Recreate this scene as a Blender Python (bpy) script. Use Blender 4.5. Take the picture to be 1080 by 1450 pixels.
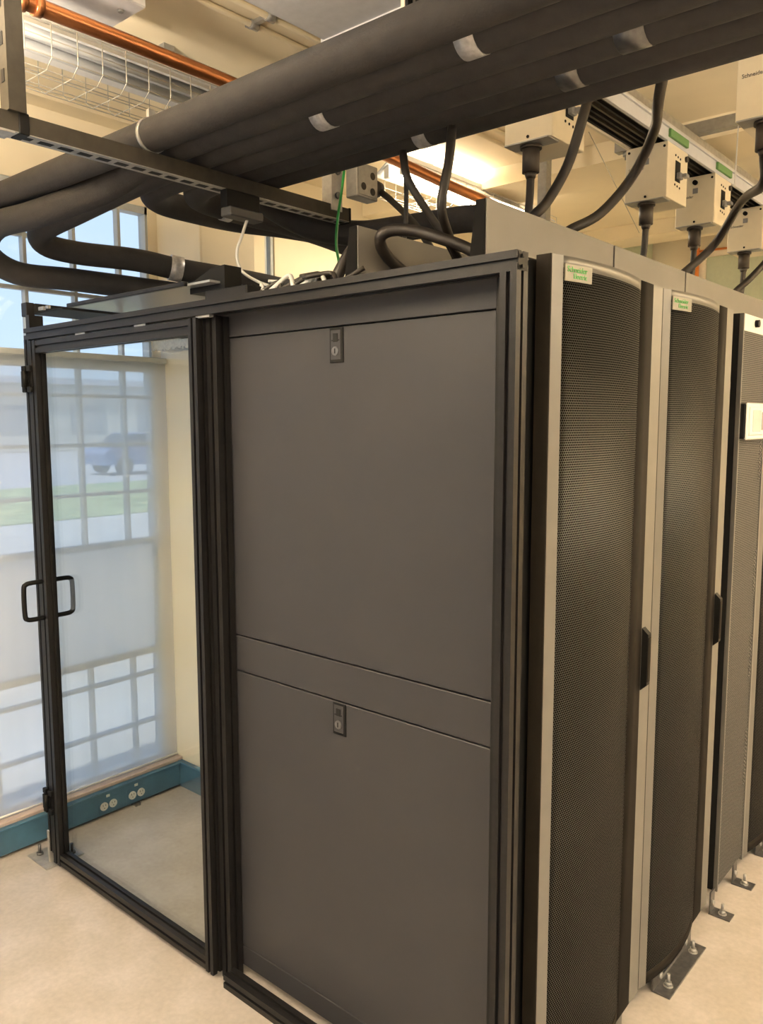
import bpy, bmesh, math, random
from mathutils import Vector, Matrix
random.seed(7)
for o in list(bpy.data.objects): bpy.data.objects.remove(o)
scene = bpy.context.scene
C = scene.collection

# ------------------------------------------------------------------ camera
FPX, YAW, PITCH, ROLL = 1141.15, -0.7113, -0.1121, -0.0019
CAM = Vector((0.8307, -1.3581, 1.6515))
fw = Vector((math.sin(YAW)*math.cos(PITCH), math.cos(YAW)*math.cos(PITCH), math.sin(PITCH)))
rt0 = Vector((math.cos(YAW), -math.sin(YAW), 0)); up0 = rt0.cross(fw)
rt = math.cos(ROLL)*rt0 + math.sin(ROLL)*up0; up = -math.sin(ROLL)*rt0 + math.cos(ROLL)*up0
cd = bpy.data.cameras.new('camera'); cam = bpy.data.objects.new('camera', cd); C.objects.link(cam)
cd.sensor_fit = 'VERTICAL'; cd.sensor_height = 36; cd.lens = 36*FPX/1450; cd.clip_start = .05; cd.clip_end = 300
cam.matrix_world = Matrix((
    (rt.x, up.x, -fw.x, CAM.x), (rt.y, up.y, -fw.y, CAM.y), (rt.z, up.z, -fw.z, CAM.z), (0, 0, 0, 1)))
scene.camera = cam
def at(px, py, ax, v):
    "the point of the room seen at a pixel of the photograph, on a plane of known depth"
    d = fw + (px-540)/FPX*rt - (py-725)/FPX*up
    return CAM + d*((v-CAM[ax])/d[ax])

# ------------------------------------------------------------------ world, sun, exposure
w = bpy.data.worlds.new('sky'); scene.world = w; w.use_nodes = True
nt = w.node_tree; bg = nt.nodes['Background']
tc = nt.nodes.new('ShaderNodeTexCoord'); sx = nt.nodes.new('ShaderNodeSeparateXYZ'); cr = nt.nodes.new('ShaderNodeValToRGB')
nt.links.new(tc.outputs['Generated'], sx.inputs[0]); nt.links.new(sx.outputs['Z'], cr.inputs[0]); nt.links.new(cr.outputs[0], bg.inputs[0])
cr.color_ramp.elements[0].color = (.57, .72, .92, 1); cr.color_ramp.elements[1].color = (.25, .43, .80, 1)
bg.inputs[1].default_value = 1.0
sd = bpy.data.lights.new('sun', 'SUN'); sun = bpy.data.objects.new('sun', sd); C.objects.link(sun)
sd.energy = 4.2; sd.angle = .02; sd.color = (1, .95, .86)
sun.rotation_euler = Vector((-.16, .55, -.82)).to_track_quat('-Z', 'Y').to_euler()       # from over the building's roof: it never enters these windows
vs = scene.view_settings; vs.view_transform = 'Standard'; vs.look = 'None'; vs.gamma = 1; vs.exposure = 0.5; vs.use_curve_mapping = False
LAMP_W = 15.0; LAMP_COL = (1, .84, .64)

# ------------------------------------------------------------------ materials
M = {}
def mat(name, col, rough=.5, metal=0, noise=0, nscale=40, bump=0, bscale=200, spec=.5, coat=0):
    m = bpy.data.materials.new(name); m.use_nodes = True; M[name] = m
    n = m.node_tree.nodes; l = m.node_tree.links; b = n['Principled BSDF']
    b.inputs['Roughness'].default_value = rough; b.inputs['Metallic'].default_value = metal
    b.inputs['Specular IOR Level'].default_value = spec; b.inputs['Coat Weight'].default_value = coat
    t = n.new('ShaderNodeTexCoord')
    z = n.new('ShaderNodeTexNoise'); z.inputs['Scale'].default_value = nscale; z.inputs['Detail'].default_value = 4
    l.new(t.outputs['Object'], z.inputs['Vector'])
    r = n.new('ShaderNodeValToRGB'); l.new(z.outputs['Fac'], r.inputs[0])
    r.color_ramp.elements[0].position = .3; r.color_ramp.elements[1].position = .7
    r.color_ramp.elements[0].color = tuple(c*(1-noise) for c in col)+(1,); r.color_ramp.elements[1].color = tuple(min(1, c*(1+noise)) for c in col)+(1,)
    l.new(r.outputs[0], b.inputs['Base Color'])
    if bump:
        z2 = n.new('ShaderNodeTexNoise'); z2.inputs['Scale'].default_value = bscale; l.new(t.outputs['Object'], z2.inputs['Vector'])
        bp = n.new('ShaderNodeBump'); bp.inputs['Strength'].default_value = bump; bp.inputs['Distance'].default_value = .002
        l.new(z2.outputs['Fac'], bp.inputs['Height']); l.new(bp.outputs[0], b.inputs['Normal'])
    return m
mat('cream_wall', (0.84, 0.75, 0.57), .75, noise=.03, nscale=3, bump=.15, bscale=90)
mat('cream_ceiling', (0.88, 0.78, 0.58), .8, noise=.04, nscale=4, bump=.1)
mat('floor', (0.425, 0.395, 0.37), .32, noise=.07, nscale=60, bump=.08, bscale=30)
mat('black_alu', (0.01, 0.0095, 0.01), .40, noise=.15, nscale=60, spec=.22)
mat('black_plastic', (.007, .007, .007), .5, noise=.1, spec=.15)
mat('panel_paint', (0.031, 0.031, 0.0345), .42, noise=.03, nscale=6, bump=.12, bscale=900, spec=.3)
mat('rack_black', (.010, .010, .010), .6, noise=.1, spec=.2)
mat('silver_trim', (0.14, 0.136, 0.126), .38, .25, noise=.03, nscale=30)
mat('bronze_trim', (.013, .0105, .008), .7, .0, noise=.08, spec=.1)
mat('fascia_paint', (0.16, 0.15, 0.135), .55, noise=.03, nscale=12)
mat('blue_paint', (0.045, 0.115, 0.185), .38, noise=.12, nscale=14, bump=.1, bscale=60)
mat('sill', (.42, .34, .30), .5, noise=.08)
mat('window_frame', (0.46, 0.49, 0.49), .5, noise=.04)
mat('spandrel', (.80, .78, .72), .6, noise=.05, nscale=5)
mat('foam', (.036, .034, .0345), .7, noise=.12, nscale=30, bump=.35, bscale=160, spec=.22)
mat('galv', (0.38, 0.375, 0.36), .42, .6, noise=.12, nscale=50)
mat('galv_dull', (0.05, 0.044, 0.034), .55, .3, noise=.15, nscale=40, spec=.3)
mat('dark_steel', (.14, .14, .145), .36, .75, noise=.2, nscale=60)
mat('copper', (0.5, 0.2, 0.08), .28, .9, noise=.18, nscale=14)
mat('orange_pipe', (.75, .25, .05), .5, noise=.06)
mat('tap_box', (0.76, 0.68, 0.52), .5, noise=.02)
mat('white_plastic', (.75, .74, .70), .45, noise=.02)
mat('grey_plastic', (.22, .22, .23), .4, noise=.04)
mat('sensor_grey', (0.05, 0.05, 0.053), .5, noise=.04)
mat('flange_black', (.004, .0035, .003), .7, noise=.1, spec=.1)
mat('cable_black', (0.018, 0.014, 0.011), .5, noise=.12, nscale=60)
mat('gland', (0.045, 0.036, 0.028), .5, noise=.1)
mat('green_cable', (.02, .30, .06), .45, noise=.05)
mat('green_print', (.04, .32, .06), .6, noise=.05)
mat('green_strip', (.10, .24, .07), .5, noise=.06)
mat('grey_print', (.12, .11, .10), .6, noise=.05)
mat('tape', (.42, .42, .44), .35, .4, noise=.2, nscale=90)
mat('badge', (0.19, 0.18, 0.135), .4, .1, noise=.03)
mat('reflector', (.55, .56, .58), .6, noise=.03, spec=.2)
mat('tube_off', (.62, .64, .66), .35, noise=.02)
mat('wire', (.52, .50, .44), .4, .4, noise=.05)
mat('duct', (0.6, 0.6, 0.62), .55, .2, noise=.05)
mat('ceiling_panel', (.62, .66, .68), .35, noise=.03)
mat('foam_seal', (.60, .56, .45), .9, noise=.15, nscale=80, bump=.5)
mat('screen', (.50, .52, .50), .2, noise=.03)
mat('green_door', (.50, .54, .38), .5, noise=.04)
mat('socket', (.72, .70, .64), .4, noise=.02)
mat('concrete', (0.42, 0.41, 0.39), .9, noise=.10, nscale=1.2)
mat('grass', (0.27, 0.32, 0.16), .95, noise=.35, nscale=3)
mat('asphalt', (0.36, 0.36, 0.37), .9, noise=.15, nscale=4)
mat('tan_building', (0.62, 0.57, 0.48), .9, noise=.10, nscale=.6)
mat('car_white', (.75, .77, .80), .3, noise=.02); mat('car_blue', (.10, .16, .32), .3, noise=.02); mat('car_silver', (.45, .47, .50), .3, noise=.02)
mat('far_pane', (.36, .36, .35), .3, noise=.05)
mat('car_glass', (.03, .04, .05), .1); mat('tyre', (.02, .02, .02), .8)
mat('leaf', (.10, .20, .05), .9, noise=.4, nscale=4); mat('bark', (.10, .07, .05), .9, noise=.2)
# floor: fine scattered specks over the cream coating
def floor_specks():
    m = M['floor']; n = m.node_tree.nodes; l = m.node_tree.links; b = n['Principled BSDF']
    base = b.inputs['Base Color'].links[0].from_socket
    t = n.new('ShaderNodeTexCoord'); v = n.new('ShaderNodeTexNoise'); v.inputs['Scale'].default_value = 7; v.inputs['Detail'].default_value = 6
    l.new(t.outputs['Object'], v.inputs['Vector'])
    r = n.new('ShaderNodeValToRGB'); r.color_ramp.elements[0].position = .42; r.color_ramp.elements[1].position = .66
    r.color_ramp.elements[0].color = (.92, .90, .86, 1); r.color_ramp.elements[1].color = (1.06, 1.05, 1.05, 1); l.new(v.outputs['Fac'], r.inputs[0])
    x = n.new('ShaderNodeMix'); x.data_type = 'RGBA'; x.blend_type = 'MULTIPLY'; x.inputs[0].default_value = 1
    l.new(base, x.inputs[6]); l.new(r.outputs[0], x.inputs[7]); l.new(x.outputs[2], b.inputs['Base Color'])
floor_specks()
# perforated sheet steel: round holes in staggered rows
def perforated(name, pitch, rad, metal, hole):
    m = bpy.data.materials.new(name); m.use_nodes = True; M[name] = m
    n = m.node_tree.nodes; l = m.node_tree.links; b = n['Principled BSDF']
    t = n.new('ShaderNodeTexCoord'); s = n.new('ShaderNodeSeparateXYZ'); l.new(t.outputs['Object'], s.inputs[0])
    def mth(op, a, bb=None):
        k = n.new('ShaderNodeMath'); k.operation = op
        for i, q in enumerate((a, bb)):
            if q is None: continue
            if isinstance(q, (int, float)): k.inputs[i].default_value = q
            else: l.new(q, k.inputs[i])
        return k.outputs[0]
    u = mth('MULTIPLY', s.outputs['Y'], 1/pitch); v = mth('MULTIPLY', s.outputs['Z'], 1/(pitch*1.732))
    def cell(off):
        a = mth('SUBTRACT', mth('FRACT', mth('ADD', u, off)), .5); c = mth('MULTIPLY', mth('SUBTRACT', mth('FRACT', mth('ADD', v, off)), .5), 1.732)
        return mth('SQRT', mth('ADD', mth('MULTIPLY', a, a), mth('MULTIPLY', c, c)))
    d = mth('MINIMUM', cell(100.0), cell(100.5)); msk = mth('LESS_THAN', d, rad)
    x = n.new('ShaderNodeMix'); x.data_type = 'RGBA'; l.new(msk, x.inputs[0]); x.inputs[6].default_value = metal+(1,); x.inputs[7].default_value = hole+(1,)
    l.new(x.outputs[2], b.inputs['Base Color']); b.inputs['Roughness'].default_value = .45
    sp = mth('MULTIPLY', mth('SUBTRACT', 1.0, msk), .35); l.new(sp, b.inputs['Specular IOR Level'])
perforated('mesh_steel', .0060, .40, (.027, .026, .0235), (.0015, .0015, .0015))
perforated('mesh_steel_fine', .007, .34, (.10, .098, .094), (.006, .006, .006))
def glassy(name, tint, refl_rough=.02):
    m = bpy.data.materials.new(name); m.use_nodes = True; M[name] = m; n = m.node_tree.nodes; l = m.node_tree.links; n.clear()
    o = n.new('ShaderNodeOutputMaterial'); mx = n.new('ShaderNodeMixShader'); tr = n.new('ShaderNodeBsdfTransparent'); gl = n.new('ShaderNodeBsdfGlossy'); fr = n.new('ShaderNodeLayerWeight'); pw = n.new('ShaderNodeMath'); pw.operation = 'POWER'; pw.inputs[1].default_value = 5; ma = n.new('ShaderNodeMath'); ma.operation = 'MULTIPLY_ADD'; ma.inputs[1].default_value = .96; ma.inputs[2].default_value = .04
    fr.inputs['Blend'].default_value = .5; l.new(fr.outputs['Facing'], pw.inputs[0]); l.new(pw.outputs[0], ma.inputs[0])
    tr.inputs[0].default_value = tint+(1,); gl.inputs['Roughness'].default_value = refl_rough; 
    l.new(ma.outputs[0], mx.inputs[0]); l.new(tr.outputs[0], mx.inputs[1]); l.new(gl.outputs[0], mx.inputs[2]); l.new(mx.outputs[0], o.inputs[0])
glassy('door_glass', (.95, .97, .97)); glassy('window_glass', (.97, .985, .99))
def sheer():
    m = bpy.data.materials.new('sheer_shade'); m.use_nodes = True; M['sheer_shade'] = m; n = m.node_tree.nodes; l = m.node_tree.links; n.clear()
    o = n.new('ShaderNodeOutputMaterial'); mx = n.new('ShaderNodeMixShader'); m2 = n.new('ShaderNodeMixShader')
    tr = n.new('ShaderNodeBsdfTransparent'); tl = n.new('ShaderNodeBsdfTranslucent'); df = n.new('ShaderNodeBsdfDiffuse')
    tl.inputs[0].default_value = (.92, .92, .88, 1); df.inputs[0].default_value = (.80, .80, .76, 1); tr.inputs[0].default_value = (.97, .98, 1, 1)
    t = n.new('ShaderNodeTexCoord'); z = n.new('ShaderNodeTexNoise'); z.inputs['Scale'].default_value = 2.5; mp = n.new('ShaderNodeMapping'); mp.inputs['Scale'].default_value = (1, 3, .25)
    l.new(t.outputs['Object'], mp.inputs[0]); l.new(mp.outputs[0], z.inputs['Vector'])
    r = n.new('ShaderNodeMapRange'); r.inputs['To Min'].default_value = .48; r.inputs['To Max'].default_value = .64; l.new(z.outputs['Fac'], r.inputs[0])
    m2.inputs[0].default_value = .14; l.new(tl.outputs[0], m2.inputs[1]); l.new(df.outputs[0], m2.inputs[2])
    l.new(r.outputs[0], mx.inputs[0]); l.new(tr.outputs[0], mx.inputs[1]); l.new(m2.outputs[0], mx.inputs[2]); l.new(mx.outputs[0], o.inputs[0])
sheer()
def frosted():
    m = bpy.data.materials.new('frosted_glass'); m.use_nodes = True; M['frosted_glass'] = m; n = m.node_tree.nodes; l = m.node_tree.links; n.clear()
    o = n.new('ShaderNodeOutputMaterial'); mx = n.new('ShaderNodeMixShader'); tl = n.new('ShaderNodeBsdfTranslucent'); df = n.new('ShaderNodeBsdfDiffuse')
    z = n.new('ShaderNodeTexNoise'); z.inputs['Scale'].default_value = 3; r = n.new('ShaderNodeMapRange'); r.inputs['To Min'].default_value = .22; r.inputs['To Max'].default_value = .34
    l.new(z.outputs['Fac'], r.inputs[0]); l.new(r.outputs[0], mx.inputs[0])
    tl.inputs[0].default_value = (.95, .95, .93, 1); df.inputs[0].default_value = (.75, .75, .73, 1)
    l.new(tl.outputs[0], mx.inputs[1]); l.new(df.outputs[0], mx.inputs[2]); l.new(mx.outputs[0], o.inputs[0])
frosted()
def polycarb():
    m = bpy.data.materials.new('polycarbonate'); m.use_nodes = True; M['polycarbonate'] = m; n = m.node_tree.nodes; l = m.node_tree.links; n.clear()
    o = n.new('ShaderNodeOutputMaterial'); mx = n.new('ShaderNodeMixShader'); m2 = n.new('ShaderNodeMixShader')
    tl = n.new('ShaderNodeBsdfTranslucent'); df = n.new('ShaderNodeBsdfDiffuse'); gl = n.new('ShaderNodeBsdfGlossy'); lw = n.new('ShaderNodeLayerWeight')
    tl.inputs[0].default_value = (.85, .87, .86, 1); df.inputs[0].default_value = (.7, .72, .72, 1); gl.inputs['Roughness'].default_value = .18; lw.inputs['Blend'].default_value = .45
    m2.inputs[0].default_value = .55; l.new(tl.outputs[0], m2.inputs[1]); l.new(df.outputs[0], m2.inputs[2])
    m3 = n.new('ShaderNodeMixShader'); tp_ = n.new('ShaderNodeBsdfTransparent'); m3.inputs[0].default_value = .2; l.new(m2.outputs[0], m3.inputs[1]); l.new(tp_.outputs[0], m3.inputs[2])
    l.new(lw.outputs['Fresnel'], mx.inputs[0]); l.new(m3.outputs[0], mx.inputs[1]); l.new(gl.outputs[0], mx.inputs[2]); l.new(mx.outputs[0], o.inputs[0])
polycarb()
def emit(name, col, s):
    m = bpy.data.materials.new(name); m.use_nodes = True; M[name] = m; n = m.node_tree.nodes; b = n['Principled BSDF']
    b.inputs['Base Color'].default_value = col+(1,); b.inputs['Emission Color'].default_value = col+(1,); b.inputs['Emission Strength'].default_value = s
emit('tube_lit', (1, .86, .62), 14)

# ------------------------------------------------------------------ mesh helpers
class MB:
    def __init__(s): s.bm = bmesh.new()
    def box(s, x0, x1, y0, y1, z0, z1, bev=0, seg=1):
        b = bmesh.new() if bev else s.bm
        vs_ = [b.verts.new((x, y, z)) for z in (z0, z1) for y in (y0, y1) for x in (x0, x1)]
        for f in ((0, 2, 3, 1), (4, 5, 7, 6), (0, 1, 5, 4), (2, 6, 7, 3), (0, 4, 6, 2), (1, 3, 7, 5)): b.faces.new([vs_[i] for i in f])
        if bev:
            bmesh.ops.bevel(b, geom=b.edges[:], offset=bev, segments=seg, affect='EDGES', profile=.5); s.merge(b)
        return s
    def merge(s, b, mtx=None):
        mp = {v: s.bm.verts.new(mtx @ v.co if mtx else v.co) for v in b.verts}
        for f in b.faces:
            q = s.bm.faces.new([mp[v] for v in f.verts]); q.smooth = f.smooth
        b.free()
    def prism(s, pts, axis, a, b):
        "closed outline pts (two coordinates) extruded along an axis from a to b"
        def P(p, t): q = list(p); q.insert(axis, t); return q
        A = [s.bm.verts.new(P(p, a)) for p in pts]; B = [s.bm.verts.new(P(p, b)) for p in pts]; n = len(pts)
        for i in range(n): s.bm.faces.new((A[i], A[(i+1) % n], B[(i+1) % n], B[i]))
        s.bm.faces.new(A[::-1]); s.bm.faces.new(B); return s
    def tube(s, pts, r, n=10, caps=True):
        pts = [Vector(p) for p in pts]; rs = r if isinstance(r, (list, tuple)) else [r]*len(pts)
        t0 = (pts[1]-pts[0]).normalized(); a = t0.orthogonal().normalized(); rings = []
        for i, p in enumerate(pts):
            t = (pts[min(i+1, len(pts)-1)]-pts[max(i-1, 0)]).normalized()
            a = (a - t*a.dot(t)).normalized(); b = t.cross(a)
            rings.append([s.bm.verts.new(p + (a*math.cos(k*math.tau/n)+b*math.sin(k*math.tau/n))*rs[i]) for k in range(n)])
        for i in range(len(rings)-1):
            for k in range(n):
                f = s.bm.faces.new((rings[i][k], rings[i][(k+1) % n], rings[i+1][(k+1) % n], rings[i+1][k])); f.smooth = True
        if caps: s.bm.faces.new(rings[0][::-1]); s.bm.faces.new(rings[-1])
        return s
    def cyl(s, p, q, r, n=16, r2=None): return s.tube([p, q], [r, r2 if r2 is not None else r], n)
    def strip(s, prof, axis_z0, axis_z1, th):
        "profile (x, y) of an open sheet, extruded along z, with a thickness towards -x"
        n = len(prof); out = [[s.bm.verts.new((x, y, z)) for (x, y) in prof] for z in (axis_z0, axis_z1)]
        inn = [[s.bm.verts.new((x-th, y, z)) for (x, y) in prof] for z in (axis_z0, axis_z1)]
        for i in range(n-1):
            f = s.bm.faces.new((out[0][i], out[0][i+1], out[1][i+1], out[1][i])); f.smooth = True
            f = s.bm.faces.new((inn[0][i+1], inn[0][i], inn[1][i], inn[1][i+1])); f.smooth = True
            s.bm.faces.new((out[0][i+1], out[0][i], inn[0][i], inn[0][i+1])); s.bm.faces.new((out[1][i], out[1][i+1], inn[1][i+1], inn[1][i]))
        for i in (0, n-1): s.bm.faces.new((out[0][i], out[1][i], inn[1][i], inn[0][i]))
        return s
    def build(s, name, m, parent=None, loc=None):
        me = bpy.data.meshes.new(name); bmesh.ops.recalc_face_normals(s.bm, faces=s.bm.faces[:])
        if loc is not None: bmesh.ops.translate(s.bm, verts=s.bm.verts[:], vec=-Vector(loc))
        s.bm.to_mesh(me); s.bm.free(); me.materials.append(M[m])
        o = bpy.data.objects.new(name, me); C.objects.link(o)
        if loc is not None: o.location = loc
        if parent is not None: o.parent = parent
        return o
def tag(o, label=None, cat=None, group=None, kind=None):
    for k, v in (('label', label), ('category', cat), ('group', group), ('kind', kind)):
        if v: o[k] = v
    return o
def thing(name, label, cat, loc=(0, 0, 0), group=None):
    o = bpy.data.objects.new(name, None); o.empty_display_size = .05; C.objects.link(o); o.location = loc
    return tag(o, label, cat, group)
def part(mb, name, m, root):
    "a mesh made in world coordinates, parented under a thing that stands at root.location"
    base = root; off = Vector(root.location)
    while base.parent is not None: base = base.parent; off = off + Vector(base.location)
    o = mb.build(name, m); o.data.transform(Matrix.Translation(-off)); o.parent = root; return o
def link_copy(src, parent, offset):
    o = src.copy(); C.objects.link(o); o.parent = parent; o.location = Vector(src.location)+Vector(offset); return o
def smooth_path(pts, n=8):
    pts = [Vector(p) for p in pts]; P = [pts[0]*2-pts[1]]+pts+[pts[-1]*2-pts[-2]]; out = []
    for i in range(1, len(P)-2):
        for k in range(n):
            t = k/n; a, b, c, d = P[i-1], P[i], P[i+1], P[i+2]
            out.append(.5*((2*b)+(c-a)*t+(2*a-5*b+4*c-d)*t*t+(3*b-a-3*c+d)*t**3))
    out.append(pts[-1]); return out
def text_part(txt, size, name, m, root, origin, ydir, zdir, depth=.0006, align='LEFT'):
    "raised lettering whose baseline starts at origin"
    cu = bpy.data.curves.new(name, 'FONT'); cu.body = txt; cu.size = size; cu.extrude = depth; cu.align_x = align
    tmp = bpy.data.objects.new('t', cu); C.objects.link(tmp); dg = bpy.context.evaluated_depsgraph_get()
    me = bpy.data.meshes.new_from_object(tmp.evaluated_get(dg)); bpy.data.objects.remove(tmp)
    a = Vector(ydir).normalized(); b = Vector(zdir).normalized(); c = a.cross(b)
    me.transform(Matrix(((a.x, b.x, c.x, origin[0]), (a.y, b.y, c.y, origin[1]), (a.z, b.z, c.z, origin[2]), (0, 0, 0, 1))))
    off = Vector((0, 0, 0)); q = root
    while q is not None: off += Vector(q.location); q = q.parent
    me.transform(Matrix.Translation(-off)); me.materials.clear(); me.materials.append(M[m]); me.name = name
    o = bpy.data.objects.new(name, me); C.objects.link(o); o.parent = root; return o
def tsec(u0, u1, v0, v1, g=.009, d=.008, nu=1, nv=1):
    "outline of an extruded bar with slots: nu slots on the two u sides' faces (v = const), nv on the others"
    def side(a, b, k):
        r = []
        for i in range(k):
            c = a+(b-a)*(i+.5)/k; s = 1 if b > a else -1; r += [(c-s*g/2, 0), (c-s*g/2, 1), (c+s*g/2, 1), (c+s*g/2, 0)]
        return r
    p = [(u0, v0)] + [(u, v0+d*k) for u, k in side(u0, u1, nu)] + [(u1, v0)] + [(u1-d*k, v) for v, k in side(v0, v1, nv)]
    p += [(u1, v1)] + [(u, v1-d*k) for u, k in side(u1, u0, nu)] + [(u0, v1)] + [(u0+d*k, v) for v, k in side(v1, v0, nv)]
    return p

# ------------------------------------------------------------------ the room
XW = -2.25; YF = 4.0; ZC = 2.86; X1 = 4.6; Y0 = -5.2
tag(MB().box(XW-.35, X1+.2, Y0-.2, YF+.2, -.12, 0).build('floor', 'floor'), 'cream coated floor with fine specks', kind='structure')
tag(MB().box(XW-.35, X1+.2, Y0-.2, YF+.2, ZC, ZC+.15).build('ceiling', 'cream_ceiling'), 'cream painted ceiling', kind='structure')
tag(MB().box(XW-.35, X1+.2, YF, YF+.2, 0, ZC).build('wall_far', 'cream_wall'), 'cream painted far wall', kind='structure')
q = MB().box(XW-.35, X1+.2, Y0-.2, Y0, 0, .75).box(XW-.35, X1+.2, Y0-.2, Y0, 2.45, ZC)
for a, b in ((XW-.35, -1.7), (.9, 1.3), (3.9, X1+.2)): q.box(a, b, Y0-.2, Y0, .75, 2.45)
tag(q.build('wall_near', 'cream_wall'), 'cream wall at the near end with openings for added windows', kind='structure')
q = MB().box(X1, X1+.2, Y0, YF, 0, .75).box(X1, X1+.2, Y0, YF, 2.45, ZC)
for a, b in ((Y0, -4.0), (-1.2, -.6), (2.2, YF)): q.box(X1, X1+.2, a, b, .75, 2.45)
tag(q.build('wall_right', 'cream_wall'), 'cream wall on the right with openings for added windows', kind='structure')
# window wall with openings: (y0, y1)
BAYS = [(-4.55, -1.72), (-1.27, .69)]
wl = MB()
edges = [Y0] + [v for b in BAYS for v in b] + [1.345, 1.41, YF]
for i in range(0, len(edges), 2): wl.box(XW-.05, XW, edges[i], edges[i+1], 0, ZC)
for a, b in BAYS+[(1.345, 1.41)]: wl.box(XW-.05, XW, a, b, 2.56, ZC)
for a, b in BAYS+[(1.345, 1.41)]: wl.box(XW-.05, XW, a, b, 0, .10)
tag(wl.build('wall_left', 'cream_wall'), 'cream window wall on the left', kind='structure')
tag(MB().box(XW, -1.94, .73, 1.02, 0, ZC, .006).build('wall_pier', 'cream_wall'), 'cream pier standing out from the window wall', kind='structure')
tag(MB().box(XW, XW+.10, Y0, .73, 2.84, ZC).build('trim_1', 'cream_wall'), 'shallow cream moulding above the windows', kind='structure')
for i, (a, b, zb) in enumerate(((2.06, 2.40, 2.775), (3.55, 3.80, 2.775))):
    tag(MB().box(XW, X1, a, b, zb, ZC).build('ceiling_beam', 'cream_ceiling'), 'cream ceiling beam crossing the room', kind='structure')
def window(n, a, b, full=True):
    root = bpy.data.objects.new('window_%d' % n, None); C.objects.link(root); root.location = (XW-.03, (a+b)/2, .1); root['kind'] = 'structure'
    root['label'] = 'tall window with pale metal glazing bars in a grid'
    gx0, gx1 = XW-.045, XW-.008
    f = MB()
    for (y0, y1, z0, z1) in ((a, a+.03, .10, 2.56), (b-.012, b, .10, 2.56), (a, b, 2.53, 2.56), (a, b, .10, .14)): f.box(gx0-.01, gx1+.004, y0, y1, z0, z1)
    part(f, 'window_frame', 'window_frame', root)
    part(MB().box(gx0-.015, gx1+.016, a, b, 1.866, 1.923, .003), 'transom', 'window_frame', root)
    part(MB().box(XW-.030, XW-.027, a, b, .64, 1.12), 'frosted_pane', 'frosted_glass', root)
    for zz in (.63, 1.13): part(MB().box(gx0, gx1, a, b, zz-.012, zz+.012), 'glazing_bar', 'window_frame', root)
    ys = []; y = .555
    while y > b-.1: y -= .2025
    while y > a+.1: ys.append(y); y -= .2025
    zs = [(.14, (.309, .53), .62), (1.14, (1.35, 1.556, 1.757), 1.866), (1.923, (2.16, 2.36), 2.53)]
    for z0, mids, z1 in zs:
        for yy in ys: part(MB().box(gx0+.005, gx1, yy-.0065, yy+.0065, z0, z1), 'glazing_bar', 'window_frame', root)
        for zz in mids: part(MB().box(gx0+.008, gx1-.002, a+.03, b-.012, zz-.007, zz+.007), 'glazing_bar', 'window_frame', root)
        cy = [a+.03]+sorted(ys)+[b-.012]; cz = [z0]+list(mids)+[z1]
        for i in range(len(cy)-1):
            for k in range(len(cz)-1): part(MB().box(XW-.030, XW-.027, cy[i]+.007, cy[i+1]-.007, cz[k]+.007, cz[k+1]-.007), 'pane', 'window_glass', root)
    return root
window(1, *BAYS[1]); window(2, *BAYS[0])
def added_window(n, axis, w0, a, b, lab):  # unseen windows added to let in daylight; their positions are guessed
    root = bpy.data.objects.new('window_%d' % n, None); C.objects.link(root); root['kind'] = 'structure'; root['label'] = lab
    root.location = ((a+b)/2, w0, .75) if axis == 0 else (w0, (a+b)/2, .75)
    def bx(u0, u1, z0, z1, t): return MB().box(u0, u1, w0-t, w0+t, z0, z1) if axis == 0 else MB().box(w0-t, w0+t, u0, u1, z0, z1)
    for k in range(5):
        u = a+.02+(b-a-.04)*k/4; part(bx(u-.02, u+.02, .75, 2.45, .03), 'glazing_bar', 'window_frame', root)
    for z in (.77, 1.6, 2.43): part(bx(a, b, z-.02, z+.02, .028), 'glazing_bar', 'window_frame', root)
    part(bx(a, b, .76, 2.44, .003), 'pane', 'window_glass', root)
added_window(4, 0, Y0-.1, -1.7, .9, 'wide window in the wall behind the camera'); added_window(5, 0, Y0-.1, 1.3, 3.9, 'second wide unseen window added for daylight in the wall behind the camera')
added_window(6, 1, X1+.1, -4.0, -1.2, 'wide window in the right wall'); added_window(7, 1, X1+.1, -.6, 2.2, 'second wide unseen window added for daylight in the right wall')
r3 = bpy.data.objects.new('window_3', None); C.objects.link(r3); r3.location = (XW-.1, 1.378, .1); r3['kind'] = 'structure'; r3['label'] = 'narrow slit of window beside the pier'
part(MB().box(XW-.030, XW-.027, 1.345, 1.41, .10, 2.56), 'pane', 'window_glass', r3)
for yy in (1.352, 1.395): part(MB().box(XW-.06, XW-.004, yy-.008, yy+.008, .10, 2.56), 'window_frame', 'window_frame', r3)
for a, b, nm in ((-4.6, -1.70, 'sheer white roller shade over the window behind the camera'), (-1.27, .724, 'sheer white roller shade hanging over the window beside the glass door')):
    t = thing('roller_shade', nm, 'shade', (XW+.05, (a+b)/2, .13))
    q = MB()
    n = 40
    cols = []
    for i in range(n+1):
        y = a+(b-a)*i/n; x = XW+.045+.004*math.sin(y*9)+.002*math.sin(y*23+1)
        cols.append([q.bm.verts.new((x, y, z)) for z in (.140, .6, 1.2, 1.905)])
    for i in range(n):
        for k in range(3): q.bm.faces.new((cols[i][k], cols[i+1][k], cols[i+1][k+1], cols[i][k+1])).smooth = True
    part(q, 'fabric', 'sheer_shade', t)
    part(MB().cyl((XW+.045, a, .138), (XW+.045, b, .138), .005, 10), 'hem_bar', 'white_plastic', t)
    part(MB().box(XW+.005, XW+.06, a, b, 1.90, 1.925, .004), 'head_rail', 'window_frame', t)
tag(MB().box(XW-.09, XW+.078, Y0, .73, .113, .130, .003).build('trim_2', 'sill'), 'pinkish window sill above the blue raceway', kind='structure')
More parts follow.
